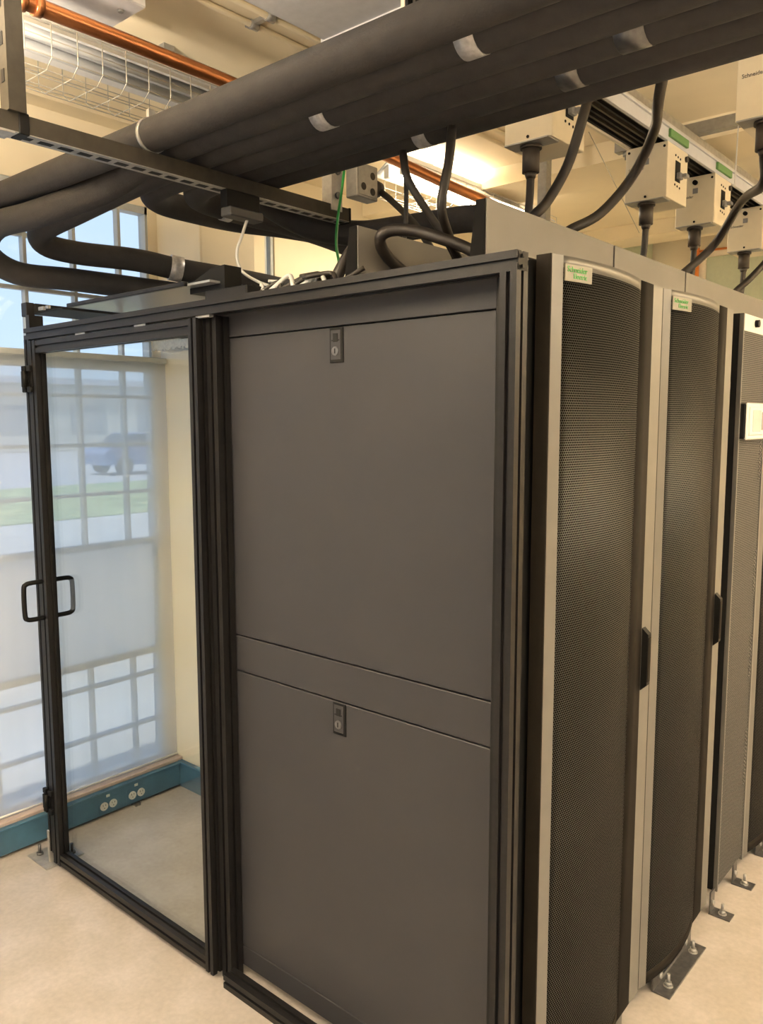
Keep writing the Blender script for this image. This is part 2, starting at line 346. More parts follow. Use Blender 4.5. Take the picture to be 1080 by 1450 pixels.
# blue raceway on the floor under the windows
rw = thing('raceway', 'long teal metal wiring raceway with outlets along the window wall', 'raceway', (-2.2, -1.5, 0))
part(MB().box(-2.21, -2.15, Y0+.01, .70, .012, .112, .004), 'body', 'blue_paint', rw)
part(MB().box(-2.175, -2.1475, Y0+.01, .70, .108, .115, .002), 'lid', 'blue_paint', rw)
for yy in (-.9, .47, -2.5): part(MB().box(-2.20, -2.135, yy-.012, yy+.012, 0, .014), 'foot', 'dark_steel', rw)
for yc in (.338, .472):
    pl = part(MB().box(-2.15, -2.1485, yc-.048, yc+.048, .022, .083, .0006), 'outlet_plate', 'blue_paint', rw)
    for s in (-1, 1):
        soc = part(MB().cyl((-2.149, yc+s*.021, .052), (-2.1445, yc+s*.021, .052), .0175, 20), 'socket', 'socket', rw)
        sl = MB()
        for d in (-.006, .006): sl.box(-2.145, -2.1438, yc+s*.021+d-.001, yc+s*.021+d+.001, .054, .061)
        sl.cyl((-2.145, yc+s*.021, .045), (-2.1438, yc+s*.021, .045), .0022, 8)
        part(sl, 'slots', 'black_plastic', soc)
    part(MB().box(-2.15, -2.149, yc-.008, yc+.008, .086, .097), 'sticker', 'socket', rw)
tag(MB().box(-2.225, -1.935, .70, .728, .0, .118, .004).build('baseboard_pier', 'blue_paint'), 'teal base board on the pier', kind='structure')

# ------------------------------------------------------------------ outdoors, seen through the windows
GZ = -.25
tag(MB().box(XW-.36, 40, -40, 60, GZ-.2, GZ-.005).build('apron', 'concrete'), 'concrete apron around the building', kind='structure')
tag(MB().box(-14, XW-.36, -40, 60, GZ-.2, GZ).build('pavement', 'concrete'), 'pale concrete pavement outside the window', kind='structure')
tag(MB().box(-22, -14, -40, 60, GZ-.2, GZ+.02).build('lawn', 'grass'), 'strip of lawn beyond the pavement', kind='structure')
tag(MB().box(-60, -22, -60, 110, GZ-.2, GZ-.02).build('car_park', 'asphalt'), 'grey car park beyond the lawn', kind='structure')
bl = thing('far_building', 'long low tan building beyond the parked cars', 'building', (-52, 25, GZ))
part(MB().box(-60, -50, -30, 85, GZ, 4.1), 'wall', 'tan_building', bl)
part(MB().box(-60.3, -49.6, -30.3, 85.3, 4.1, 4.5), 'roof', 'duct', bl)
for k in range(22): part(MB().box(-50.05, -49.95, -24+k*5, -21.5+k*5, 1.0, 2.7), 'window', 'far_pane', bl)
def car(x, y, m, label):
    t = thing('parked_car', label, 'car', (x, y, GZ), 'cars parked outside')
    b = MB()
    side = [(-2.1, .35), (-2.15, .75), (-1.95, .95), (-1.2, 1.0), (1.0, 1.0), (1.95, .85), (2.15, .65), (2.1, .35)]
    b.prism([(y+u, GZ+v) for u, v in side], 0, x-.85, x+.85); part(b, 'body', m, t)
    part(MB().prism([(y+u, GZ+v) for u, v in ((-1.6, .99), (-.95, 1.45), (.35, 1.45), (1.05, .99))], 0, x-.74, x+.74), 'cabin', 'car_glass', t)
    part(MB().box(x-.72, x+.72, y-.95, y+.35, GZ+1.44, GZ+1.49, .02), 'roof', m, t)
    for yy in (-1.35, 1.35):
        for xx in (-.86, .68): part(MB().cyl((x+xx, y+yy, GZ+.33), (x+xx+.18, y+yy, GZ+.33), .33, 18), 'wheel', 'tyre', t)
car(-26, 21.2, 'car_white', 'white car parked outside, left of the glass door post')
car(-26, 26.5, 'car_silver', 'silver car parked outside, seen through the glass door')
car(-26, 33, 'car_blue', 'dark blue car parked outside, near the right edge of the window')
car(-26, 16, 'car_blue', 'dark blue car parked outside beyond the left picture edge')

# ------------------------------------------------------------------ containment frame and glass door
H = 1.975
fr = thing('containment_frame', 'black slotted aluminium frame around glass door and rack end', 'frame', (-1, .02, 0))
part(MB().prism(tsec(.0, .042, 1.936, H), 0, -1.99, 0), 'top_rail', 'black_alu', fr)          # (y, z) along x
part(MB().prism(tsec(-1.992, -1.958, 0.0, .042, nu=1), 2, .05, 1.936), 'post', 'black_alu', fr)
part(MB().prism(tsec(-.998, -.955, .03, .075), 2, .0, 1.936), 'post', 'black_alu', fr)
part(MB().prism(tsec(-.038, 0, 0, .042, nu=1), 2, .0, 1.936), 'post', 'black_alu', fr)
part(MB().prism(tsec(.0, .042, .0, .042), 0, -.955, -.038), 'bottom_rail', 'black_alu', fr)
part(MB().box(-.004, .001, .004, .038, 1.938, 1.973).box(.001, .006, .012, .018, 1.942, 1.948).box(.001, .006, .012, .018, 1.962, 1.968), 'end_cap', 'black_plastic', fr)
for xx in (-1.62, -1.28, -.98): part(MB().box(xx-.03, xx+.03, .006, .02, 1.930, 1.937), 'clip', 'galv', fr)
sb = part(MB().box(-2.10, -1.95, -.035, .115, .0, .006, .001), 'base_plate', 'galv', fr)
for bx, by in ((-2.07, .0), (-1.985, .085)):
    part(MB().cyl((bx, by, .006), (bx, by, .014), .013, 6).cyl((bx, by, .014), (bx, by, .045), .006, 10), 'anchor_bolt', 'dark_steel', sb)
part(MB().box(-1.998, -1.985, -.004, .03, .006, .13, .001), 'base_bracket', 'galv', fr)
dr = thing('glass_door', 'black framed glass door closing the aisle, with a square pull handle', 'door', (-1.47, .02, .02))
for (x0, x1) in ((-1.957, -1.912), (-1.036, -1.0)):
    part(MB().prism(tsec(x0, x1, -.002, .038), 2, .016, 1.931), 'stile', 'black_alu', dr)
part(MB().prism(tsec(.0, .038, 1.888, 1.929), 0, -1.912, -1.036), 'rail', 'black_alu', dr)
part(MB().prism(tsec(.0, .038, .018, .060), 0, -1.912, -1.036), 'rail', 'black_alu', dr)
part(MB().box(-1.92, -1.03, .028, .034, .05, 1.90), 'pane', 'door_glass', dr)
for s in (-1, 1):
    y0 = -.002 if s < 0 else .038; zz = 1.02; hw = .066
    pts = [(-1.935, y0, zz+hw), (-1.935, y0+s*.045, zz+hw), (-1.935, y0+s*.062, zz+hw-.004), (-1.935, y0+s*.070, zz+hw-.02), (-1.935, y0+s*.070, zz-hw+.02), (-1.935, y0+s*.062, zz-hw+.004), (-1.935, y0+s*.045, zz-hw), (-1.935, y0, zz-hw)]
    part(MB().tube(smooth_path(pts, 4), .0085, 10), 'handle', 'black_plastic', dr)
for zz in (1.80, .255):
    h = part(MB().box(-1.985, -1.962, -.020, -.001, zz-.028, zz+.028, .002).cyl((-1.966, -.016, zz-.03), (-1.966, -.016, zz+.03), .009, 12), 'hinge', 'black_plastic', dr)
    for sx_ in (-1.982, -1.945):
        for sz in (-.036, .036): part(MB().box(sx_-.012, sx_+.012, -.014, -.001, zz+sz-.010, zz+sz+.010, .002).cyl((sx_, -.0145, zz+sz), (sx_, -.011, zz+sz), .006, 10), 'lug', 'black_plastic', h)
# aisle ceiling
cp = thing('aisle_ceiling_panel', 'pale translucent ceiling panel in a dark frame over the aisle', 'ceiling panel', (-1.4, .05, 2.03))
part(MB().box(-1.78, -1.02, .064, 1.9, 2.036, 2.042), 'sheet', 'polycarbonate', cp)
part(MB().box(-1.78, -1.12, .05, .064, 2.034, 2.047, .002), 'front_rail', 'black_alu', cp)
bm_ = thing('aisle_side_beam', 'dark metal channel running back from the left frame post under the windows', 'beam', (-2.0, .04, 1.98))
part(MB().box(-2.02, -1.80, .045, .70, 2.030, 2.036).box(-2.02, -1.985, .045, .70, 2.036, 2.066), 'channel', 'rack_black', bm_)
part(MB().box(-2.03, -1.992, .015, .045, 2.020, 2.068, .002), 'end_bracket', 'black_alu', bm_)
part(MB().box(-1.99, -1.965, .01, .06, 1.975, 2.022), 'stub_post', 'black_alu', bm_)
part(MB().box(-1.955, -1.92, .04, .05, 2.038, 2.050).box(-1.905, -1.885, .04, .05, 2.040, 2.050), 'screw_heads', 'galv', bm_)
part(MB().box(-1.985, -1.0, .62, .66, 1.99, 2.030), 'cross_rail', 'bronze_trim', bm_)
fs = MB()
for k in range(26):
    x = -2.2+k*.01; fs.box(x, x+.0102, .66, .73, 1.955+random.uniform(-.006, .006), 2.03)
tag(fs.build('foam_seal', 'foam_seal'), 'ragged strip of cream foam sealing the aisle ceiling to the pier', 'foam seal')

# ------------------------------------------------------------------ racks
DY0, DW = .134, .5743
def bow(t): return .006 + .022*4*t*(1-t)
def rack_door(root, y0, y1, lab=None):
    z0, z1 = .055, 1.988; L = y1-y0
    d = part(MB().box(-.036, -.003, y0+.001, y1-.001, z0, z1), 'door', 'rack_black', root)
    a, b, c = y0+.034, y0+L*.737, y0+L*.883
    part(MB().prism([(-.012, y0+.001), (.0, y0+.001), (.0075, a), (-.01, a)], 2, z0, z1), 'left_trim', 'silver_trim', d)
    part(MB().box(-.034, -.0005, y0-.003, y0+.001, z0, z1), 'side_strip', 'bronze_trim', d)
    N = 18
    prof = [(bow(k/N), a+(b-a)*k/N) for k in range(N+1)]
    part(MB().strip(prof, z0+.035, z1-.024, .004), 'mesh_panel', 'mesh_steel', d)
    part(MB().strip(prof, z1-.024, z1, .004), 'top_band', 'silver_trim', d)
    part(MB().strip(prof, z0, z0+.035, .004), 'bottom_band', 'bronze_trim', d)
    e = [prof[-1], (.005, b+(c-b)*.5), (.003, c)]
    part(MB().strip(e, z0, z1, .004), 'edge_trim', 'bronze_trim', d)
    part(MB().prism([(-.03, c-.01), (.0, c-.01), (.003, c), (.003, y1-.008), (-.002, y1-.006), (-.03, y1-.006)], 2, z0, z1), 'right_trim', 'silver_trim', d)
    hy = c+.006
    h = part(MB().prism([(.002, .945), (.020, .962), (.020, 1.098), (.002, 1.115)], 1, hy-.004, hy+.016), 'handle', 'black_plastic', d)
    part(MB().box(.019, .0215, hy-.002, hy+.014, .97, 1.09, .001), 'lever', 'bronze_trim', h)
    # badge in the top left corner of the mesh, following its slope
    p = prof[3]; q = prof[0]; sl = Vector((p[0]-q[0], p[1]-q[1], 0)).normalized(); nrm = Vector((sl.y, -sl.x, 0))
    o0 = Vector((q[0], q[1]+.003, z1-.050))+nrm*.002; wdt, hgt = .088, .034
    bd = MB(); cs = [o0, o0+sl*wdt, o0+sl*wdt+Vector((0, 0, hgt)), o0+Vector((0, 0, hgt))]
    A = [bd.bm.verts.new(v) for v in cs]; B = [bd.bm.verts.new(v+nrm*.0035) for v in cs]
    bd.bm.faces.new(A); bd.bm.faces.new(B)
    for i in range(4): bd.bm.faces.new((A[i], A[(i+1) % 4], B[(i+1) % 4], B[i]))
    g = part(bd, 'badge', 'badge', d)
    text_part('Schneider', .0165, 'lettering', 'green_print', g, o0+nrm*.0036+sl*.006+Vector((0, 0, .0185)), sl, (0, 0, 1))
    text_part('Electric', .0150, 'lettering', 'green_print', g, o0+nrm*.0036+sl*.026+Vector((0, 0, .0060)), sl, (0, 0, 1))
    return d
YP = .078
r1 = thing('server_rack', 'charcoal server rack with the closed end panel, nearest of the row', 'server rack', (-.5, .4, 0))
part(MB().box(-1.02, -.046, .10, .70, .04, 1.985, .003), 'body', 'rack_black', r1)
part(MB().box(-.075, -.055, .045, .132, .03, 1.97, .002).box(-.055, -.036, .090, .100, .03, 1.97), 'corner_post', 'rack_black', r1)
for zz in (1.81, .951): part(MB().cyl((-.045, .090, zz), (-.045, .084, zz), .005, 10), 'bolt', 'dark_steel', r1)
def slab(z0, z1): return MB().box(-1.02, -.046, YP, YP+.018, z0, z1, .0015)
part(slab(1.8815, 1.985), 'top_cover', 'panel_paint', r1)
for nm, z0, z1, lz in (('side_panel', 1.0475, 1.8785, 1.835), ('side_panel', .095, .9385, .895)):
    p = part(slab(z0, z1), nm, 'panel_paint', r1)
    lt = part(MB().box(-.571, -.526, YP-.0030, YP+.004, lz-.042, lz+.042, .001), 'latch', 'black_plastic', p)  # black rim, widest at right and bottom, stands in for the latch's shadow edges
    # third level lives on the panel too: recessed slide plate, key cylinder
    part(MB().box(-.567, -.533, YP-.004, YP, lz-.035, lz+.037, .0015), 'latch_plate', 'panel_paint', p)
    part(MB().box(-.558, -.542, YP-.0055, YP-.003, lz+.008, lz+.028, .001).box(-.563, -.537, YP-.005, YP-.003, lz+.010, lz+.013), 'latch_slide', 'rack_black', p)
    part(MB().cyl((-.55, YP-.0065, lz-.014), (-.55, YP-.003, lz-.014), .011, 18), 'lock', 'dark_steel', p)
    part(MB().box(-.5515, -.5485, YP-.0072, YP-.006, lz-.020, lz-.008), 'keyhole', 'rack_black', p)
part(slab(.9425, 1.0435), 'middle_rail', 'panel_paint', r1)
part(slab(.030, .0935), 'base_strip', 'panel_paint', r1)
part(MB().box(-1.0, -.97, YP-.01, YP+.01, .0, .03).box(-.12, -.09, YP-.01, YP+.01, .0, .03), 'levelling_foot', 'galv', r1)
rack_door(r1, DY0, DY0+DW)
r2 = thing('server_rack', 'charcoal server rack with bowed perforated door, second from the end panel', 'server rack', (-.5, .98, 0))
part(MB().box(-1.02, -.046, .705, 1.255, .04, 1.985, .003), 'body', 'rack_black', r2)
rack_door(r2, DY0+DW+.003, 1.262)
cu = thing('cooling_unit', 'narrow row cooling unit with a flat mesh front and small white display', 'cooling unit', (-.5, 1.48, 0))
part(MB().box(-1.02, -.046, 1.28, 1.628, .04, 1.985, .003), 'body', 'rack_black', cu)
fp = part(MB().box(-.046, -.004, 1.345, 1.623, .055, 1.988), 'front_panel', 'rack_black', cu)
part(MB().box(-.004, .004, 1.350, 1.612, .07, 1.935), 'mesh_panel', 'mesh_steel_fine', fp)
part(MB().box(-.006, .008, 1.343, 1.351, .055, 1.988, .001).box(-.006, .008, 1.611, 1.623, .055, 1.988, .001), 'trim', 'silver_trim', fp)
part(MB().box(-.004, .006, 1.351, 1.611, 1.935, 1.988, .001), 'top_band', 'white_plastic', fp)
part(MB().cyl((.004, 1.47, 1.965), (.018, 1.47, 1.965), .012, 14), 'knob', 'black_plastic', fp)
dots = MB()
for seg in ((1.78, 1.91), (1.45, 1.58), (.75, .90), (.35, .55), (1.05, 1.2)):
    z = seg[0]
    while z < seg[1]: dots.box(.004, .0065, 1.585, 1.592, z, z+.005).box(.004, .0065, 1.598, 1.604, z+.006, z+.011); z += .014
tag(part(dots, 'vent_studs', 'silver_trim', fp), kind='stuff')
ds = part(MB().box(.0, .022, 1.354, 1.540, 1.593, 1.706, .004), 'display', 'rack_black', fp)
part(MB().box(.020, .028, 1.356, 1.545, 1.590, 1.708, .004).box(.026, .032, 1.370, 1.532, 1.603, 1.696, .003), 'bezel', 'white_plastic', ds)
part(MB().box(.031, .0335, 1.40, 1.485, 1.616, 1.685, .001), 'screen', 'screen', ds)
part(MB().box(.031, .0332, 1.495, 1.515, 1.620, 1.680, .001), 'button_strip', 'grey_plastic', ds)
r4 = thing('server_rack', 'charcoal server rack cut by the right picture edge, beyond the cooling unit', 'server rack', (-.5, 1.93, 0))
part(MB().box(-1.02, -.046, 1.636, 2.205, .04, 1.985, .003), 'body', 'rack_black', r4)
rack_door(r4, 1.640, 2.210)
# loose leads in the dark slot beside the second rack
for k, (z, s) in enumerate(((1.75, 1), (1.52, -1), (1.28, 1), (.86, 1), (.60, -1))):
    y = 1.30
    pts = [(-.040, y-.02, z+.10), (-.022, y+.006*s, z+.05), (-.018, y+.010*s, z), (-.028, y-.012*s, z-.06), (-.042, y-.02, z-.11)]
    tag(MB().tube(smooth_path(pts, 5), .004, 6).build('patch_lead', 'cable_black'), 'black lead looping in the slot beside the cooling unit, %s' % ('topmost', 'second from the top', 'just above the door handle', 'just below the door handle', 'lowest')[k], 'cable', 'leads in the rack slot')
# floor anchors
def bracket(y0, y1, x0, wd, label, slot):
    t = thing('floor_bracket', label, 'bracket', (x0, (y0+y1)/2, 0))
    part(MB().box(x0, x0+wd, y0, y1, 0, .005, .0012), 'foot_plate', 'dark_steel', t)
    v = MB()
    if slot:
        for (a, b, c, e) in ((y0, y0+.075, .005, .048), (y1-.075, y1, .005, .048), (y0+.075, y1-.075, .005, .016), (y0+.075, y1-.075, .038, .048)): v.box(x0, x0+.005, a, b, c, e)
        v.box(x0, x0+.005, y1-.05, y1-.012, .048, .085)
    else: v.box(x0, x0+.005, y0+.006, y1-.006, .005, .075)
    part(v, 'upright', 'dark_steel', t)
    ys = (y0+.05, y1-.05) if slot else ((y0+y1)/2,)
    for yy in ys:
        c = (x0+wd*.55, yy)
        bo = MB().cyl((c[0], c[1], .005), (c[0], c[1], .008), .014, 18).cyl((c[0], c[1], .008), (c[0], c[1], .018), .0105, 6).cyl((c[0], c[1], .018), (c[0], c[1], .042), .005, 10)
        part(bo, 'anchor_bolt', 'galv', t)
        part(MB().cyl((x0+.005, yy-.005, .036 if not slot else .030), (x0+.012, yy-.005, .036 if not slot else .030), .009, 6), 'side_bolt', 'galv', t)
bracket(.80, 1.10, .004, .054, 'long dark steel floor bracket with two bolts under the second rack', True)
bracket(1.285, 1.335, .0, .070, 'small floor bracket between the second rack and the cooling unit', False)
bracket(1.52, 1.57, .0, .070, 'small floor bracket under the cooling unit mesh', False)
bracket(1.78, 2.08, .004, .054, 'long dark steel floor bracket at the right edge under the last rack', True)
bracket(.44, .60, .0, .050, 'floor bracket under the first rack, cut by the bottom edge', False)
# cable trough walls on the rack tops
def trough(x, y0, y1, label, flange):
    t = thing('cable_trough_wall', label, 'cable trough', (x, (y0+y1)/2, 1.985))
    part(MB().box(x-.003, x, y0, y1, 1.985, 2.122), 'sheet', 'fascia_paint', t)
    part(MB().prism([(x-.003, 1.985), (x-.044, 1.985), (x-.026, 2.121), (x-.003, 2.121)], 1, y0-.003, y0), 'end_flange', 'flange_black', t)
    part(MB().box(x-.020, x-.003, y0, y1, 2.119, 2.122), 'lip', 'fascia_paint', t)
trough(-.155, .13, .745, 'grey trough wall on the rack fronts, first section from the end panel', True)
trough(-.155, .754, 1.268, 'grey trough wall on the rack fronts, middle section between two slits', True)
trough(-.155, 1.277, 2.21, 'grey trough wall on the rack fronts, section running out at the right edge', True)
trough(-.525, .13, .745, 'grey trough wall behind the black cable loop on the rack top', True)
trough(-.525, .750, 2.21, 'grey trough wall further back on the rack tops', True)

# ------------------------------------------------------------------ insulated pipes, strut, hangers
PR = .0425; PZ = 2.40
def pipe(pts, label, r=PR):
    return tag(MB().tube(smooth_path(pts, 7), r, 20).build('insulated_pipe', 'foam'), label, 'pipe', 'foam insulated pipes')
PY = [-.070+.0875*i for i in range(6)]
XE = 2.6
tails = [
 [(-1.12, PY[0], PZ), (-1.7, PY[0], PZ), (-1.98, PY[0]-.01, PZ), (-2.12, -.16, PZ), (-2.165, -.32, PZ), (-2.165, -.7, PZ), (-2.165, -1.6, PZ)],
 [(-1.12, PY[1], PZ), (-1.24, PY[1], PZ-.012), (-1.45, .0, 2.345), (-1.75, -.055, 2.313), (-2.0, -.075, 2.308), (-2.14, -.045, 2.25), (-2.165, .07, 2.195), (-2.09, .25, 2.185), (-1.97, .45, 2.165), (-1.86, .68, 2.145), (-1.82, 1.0, 2.13), (-1.80, 1.4, 2.13), (-1.80, 2.6, 2.13)],
 [(-1.12, PY[2], PZ), (-1.4, PY[2]-.005, PZ-.015), (-1.75, PY[2]-.01, PZ-.045), (-2.02, PY[2]-.003, 2.332), (-2.095, PY[2]+.045, 2.300), (-2.05, .25, 2.278), (-1.93, .42, 2.262), (-1.86, .58, 2.238), (-1.78, .85, 2.22), (-1.74, 1.3, 2.20), (-1.74, 2.4, 2.20)],
 [(-1.12, PY[3], PZ), (-1.38, PY[3], PZ-.002), (-1.50, PY[3]+.022, PZ-.007), (-1.565, .29, 2.388), (-1.575, .42, 2.385), (-1.55, .60, 2.38), (-1.47, .78, 2.375), (-1.44, 1.0, 2.37), (-1.42, 1.6, 2.34), (-1.42, 2.0, 2.33)],
 [(-1.12, PY[4], PZ), (-1.28, PY[4], PZ-.002), (-1.39, PY[4]+.025, PZ-.01), (-1.44, .38, 2.385), (-1.43, .55, 2.375), (-1.37, .72, 2.355), (-1.34, 1.0, 2.32), (-1.30, 1.6, 2.23), (-1.28, 2.3, 2.18)],
 [(-1.12, PY[5], PZ), (-1.15, PY[5], PZ-.008), (-1.20, PY[5]+.04, PZ-.03), (-1.215, PY[5]+.14, 2.34), (-1.185, .64, 2.305), (-1.10, .765, 2.295), (-.98, .82, 2.30), (-.83, .86, 2.305), (-.68, .885, 2.30), (-.57, .89, 2.26), (-.52, .89, 2.17), (-.50, .89, 2.06)],
]
plab = ['nearest of the six overhead, running on to the window', 'second nearest of the six overhead, running on to the window', 'third overhead, turning sharply back before the window',
        'fourth overhead, bending back just past the strut', 'fifth overhead, bending back just past the strut', 'farthest of the six overhead, swinging to the racks']
for i in range(6):
    pipe([(XE, PY[i], PZ), (1.2, PY[i], PZ), (0, PY[i], PZ), (-.6, PY[i], PZ)]+tails[i], 'grey foam pipe, '+plab[i])
def tape(i, px, py, wd, label, m='tape'):
    p = at(px, py, 2, PZ-PR*.8); x = p.x
    tag(MB().tube([(x-wd/2, PY[i], PZ), (x+wd/2, PY[i], PZ)], PR+.0012, 24, caps=True).build('tape_band', m), label, 'tape', 'tape bands on the pipes')
tape(1, 648, 60, .045, 'silver tape band on the second pipe near the top edge')
tape(2, 450, 172, .045, 'silver tape band on the third pipe above the latch')
tape(5, 603, 203, .04, 'silver tape band on the lowest pipe above the bright lamp')
tape(4, 802, 112, .05, 'dark clamp band on the fifth pipe', 'dark_steel')
tape(3, 885, 50, .06, 'dark clamp band on the fourth pipe at the top right', 'dark_steel')
tag(MB().tube([(-1.8805, .535, 2.2455), (-1.862, .578, 2.2385)], PR+.006, 24).build('tape_band', 'tape'), 'silver tape band on the pipe above the glass door', 'tape', 'tape bands on the pipes')
tag(MB().tube([(-1.4355, .445, 2.3805), (-1.4325, .475, 2.379)], PR+.004, 24).build('tape_band', 'tape'), 'crumpled tape band on a bent pipe beside the sensor box', 'tape', 'tape bands on the pipes')
tag(MB().tube([(-1.082, PY[0], PZ), (-1.070, PY[0], PZ)], PR+.0025, 24).box(-1.082, -1.070, PY[0]-.010, PY[0]+.010, PZ+PR, PZ+PR+.022).build('pipe_clamp', 'galv'), 'cream strap clamping the nearest pipe to the strut', 'clamp')
def strut_sec(u, v, wd=.041, ht=.041, th=.003, lip=.009, down=False):
    "C channel outline, open side up: (u, v)"
    a, b = u-wd/2, u+wd/2
    return [(a, v), (b, v), (b, v+ht), (b-lip, v+ht), (b-lip, v+ht-th), (b-th, v+ht-th), (b-th, v+th), (a+th, v+th), (a+th, v+ht-th), (a+lip, v+ht-th), (a+lip, v+ht), (a, v+ht)]
st = thing('trapeze_strut', 'slotted steel strut carrying the insulated pipes', 'strut', (-1.09, .1, 2.314))
part(MB().prism([(x, z) for x, z in strut_sec(-1.095, PZ-PR-.042, wd=.052)], 1, -.48, .685), 'channel', 'galv_dull', st)
bp_ = MB().box(-1.121, -1.069, -.48, .685, PZ-PR-.044, PZ-PR-.0421); part(bp_, 'bottom_web', 'galv', st)
y = -.455
while y < .67:
    part(MB().box(-1.106, -1.086, y-.017, y+.017, PZ-PR-.0446, PZ-PR-.0438), 'slot', 'rack_black', st); y += .0508
part(MB().box(-1.114, -1.066, .683, .692, PZ-PR-.047, PZ-PR+.002, .002), 'end_cap', 'black_plastic', st)
part(MB().box(-1.114, -1.066, -.43, -.405, PZ-PR-.046, PZ-PR+.003, .002), 'end_cap', 'black_plastic', st)
hg = thing('strut_hanger', 'steel strut hanger rising to the ceiling at the left picture edge', 'strut', (-1.08, -.43, 2.35))
part(MB().prism([(-1.10, -.455), (-1.059, -.455), (-1.059, -.414), (-1.10, -.414)], 2, PZ-PR, ZC), 'upright', 'galv_dull', hg)
part(MB().box(-1.122, -1.066, -.53, -.44, PZ-PR-.049, PZ-PR-.0445, .001), 'foot_plate', 'galv', hg)
for k in range(5): part(MB().box(-1.087, -1.073, -.4565, -.4545, 2.42+k*.08, 2.448+k*.08), 'slot', 'rack_black', hg)
h2 = thing('strut_hanger', 'steel hanger post beside the junction box', 'strut', (-1.09, .62, 2.35))
part(MB().box(-1.112, -1.070, .60, .641, PZ-PR, ZC), 'upright', 'galv', h2)
pl = part(MB().box(-1.069, -1.063, .595, .645, PZ-PR-.02, 2.50, .001), 'splice_plate', 'galv', h2)
for zz in (2.385, 2.46): part(MB().cyl((-1.063, .62, zz), (-1.055, .62, zz), .011, 6), 'bolt', 'dark_steel', pl)
jb = thing('junction_box', 'square galvanized junction box on the strut hanger', 'junction box', (-1.05, .74, 2.44))
part(MB().box(-1.062, -1.012, .66, .765, 2.385, 2.495, .003), 'box', 'galv', jb)
part(MB().box(-1.0115, -1.009, .668, .757, 2.392, 2.488, .001), 'cover', 'galv', jb)
for yy, zz in ((.69, 2.42), (.735, 2.46), (.735, 2.41)): part(MB().cyl((-1.010, yy, zz), (-1.008, yy, zz), .012, 16), 'knockout', 'galv_dull', jb)
part(MB().cyl((-1.04, .765, 2.44), (-1.04, .80, 2.435), .026, 16), 'gland', 'gland', jb)
sn = thing('sensor_box', 'small black and grey sensor box under the strut with a white lead', 'sensor', (-1.06, .22, 2.27))
part(MB().box(-1.085, -1.055, .158, .282, 2.262, 2.312, .002), 'housing', 'black_plastic', sn)
part(MB().box(-1.085, -1.040, .158, .282, 2.236, 2.262, .003), 'cover', 'sensor_grey', sn)
wp = [(-1.06, .235, 2.238), (-1.06, .215, 2.19), (-1.06, .195, 2.14), (-1.05, .20, 2.09), (-1.0, .215, 2.055), (-.94, .22, 2.035), (-.90, .215, 2.04), (-.93, .20, 2.045)]
tag(MB().tube(smooth_path(wp, 7), .0045, 8).build('sensor_lead', 'white_plastic'), 'white lead hanging in a loop from the sensor box', 'cable')
gp = [at(487, 242, 0, -1.0), at(483, 275, 0, -1.0), at(478, 310, 1, .60), at(476, 345, 1, .50), at(480, 372, 1, .35), at(483, 390, 1, .30)]
tag(MB().tube(smooth_path(gp, 6), .0045, 8).build('earth_wire', 'green_cable'), 'thin green earth wire hanging beside the junction box', 'cable')
# clutter on the frame top
ck = thing('door_closer', 'black door closer and arm lying on the frame top', 'door closer', (-1.1, .12, 1.98))
part(MB().prism([(-1.16, 2.02), (-1.00, 2.02), (-1.00, 2.085), (-1.06, 2.082), (-1.14, 2.055), (-1.16, 2.04)], 1, .10, .16), 'body', 'black_plastic', ck)
part(MB().prism([(-1.29, 2.045), (-1.15, 2.038), (-1.15, 2.062), (-1.29, 2.055)], 1, .12, .15), 'arm', 'black_alu', ck)
part(MB().box(-1.04, -.86, .06, .12, 1.976, 2.012, .003), 'track', 'black_alu', ck)
part(MB().prism([(-1.02, 2.02), (-.88, 2.015), (-.84, 1.99), (-1.02, 1.99)], 1, .125, .135), 'bracket', 'galv_dull', ck)
for k, (a, m, lab) in enumerate(((0, 'cable_black', 'black lead coiled on the frame top beside the door closer'), (1, 'white_plastic', 'white lead coiled on the frame top beside the door closer'), (2, 'cable_black', 'black lead arching over the frame top by the small grey box'))):
    pts = [(-.98+a*.10+j*.055, .10+.03*((j+a) % 2), 1.99+.030*((j+a) % 2)+.012*a*(j == 2)) for j in range(6)]
    tag(MB().tube(smooth_path(pts, 6), .006, 8).build('loose_lead', m), lab, 'cable')
gb = thing('power_adapter', 'small grey box lying on the frame top beside the green wire', 'adapter', (-.70, .16, 1.986))
part(MB().box(-.735, -.665, .13, .19, 1.986, 2.032, .003), 'case', 'galv_dull', gb)
part(MB().box(-.735, -.665, .125, .13, 2.0, 2.02, .001), 'label_plate', 'grey_plastic', gb)

# ------------------------------------------------------------------ busway, tap-off boxes, power cables
BX0, BX1 = -.45, -.30
def busway(x0, x1, y0, y1, label):
    t = thing('busway', label, 'busway', ((x0+x1)/2, (y0+y1)/2, 2.6))
    part(MB().box(x0, x1, y0, y1, 2.655, 2.685, .002), 'housing', 'galv', t)
    for xx in (x0, x1-.012): part(MB().box(xx, xx+.012, y0, y1, 2.600, 2.655, .001), 'side_rail', 'tap_box' if xx == x0 else 'reflector', t)
    n = 6
    for k in range(n):
        xx = x0+.018+(x1-x0-.036)*k/(n-1); part(MB().box(xx-.004, xx+.004, y0, y1, 2.606, 2.655), 'bus_bar', 'galv_dull' if k % 2 else 'rack_black', t)
    part(MB().box(x1, x1+.008, y0, y1, 2.640, 2.652, .001), 'lip', 'reflector', t)
    return t
bw = busway(BX0, BX1, .2, 3.6, 'silver overhead busway with dark ribs running above the racks')
busway(.10, .25, .3, 3.6, 'second overhead busway nearer the aisle, mostly hidden by the pipes')
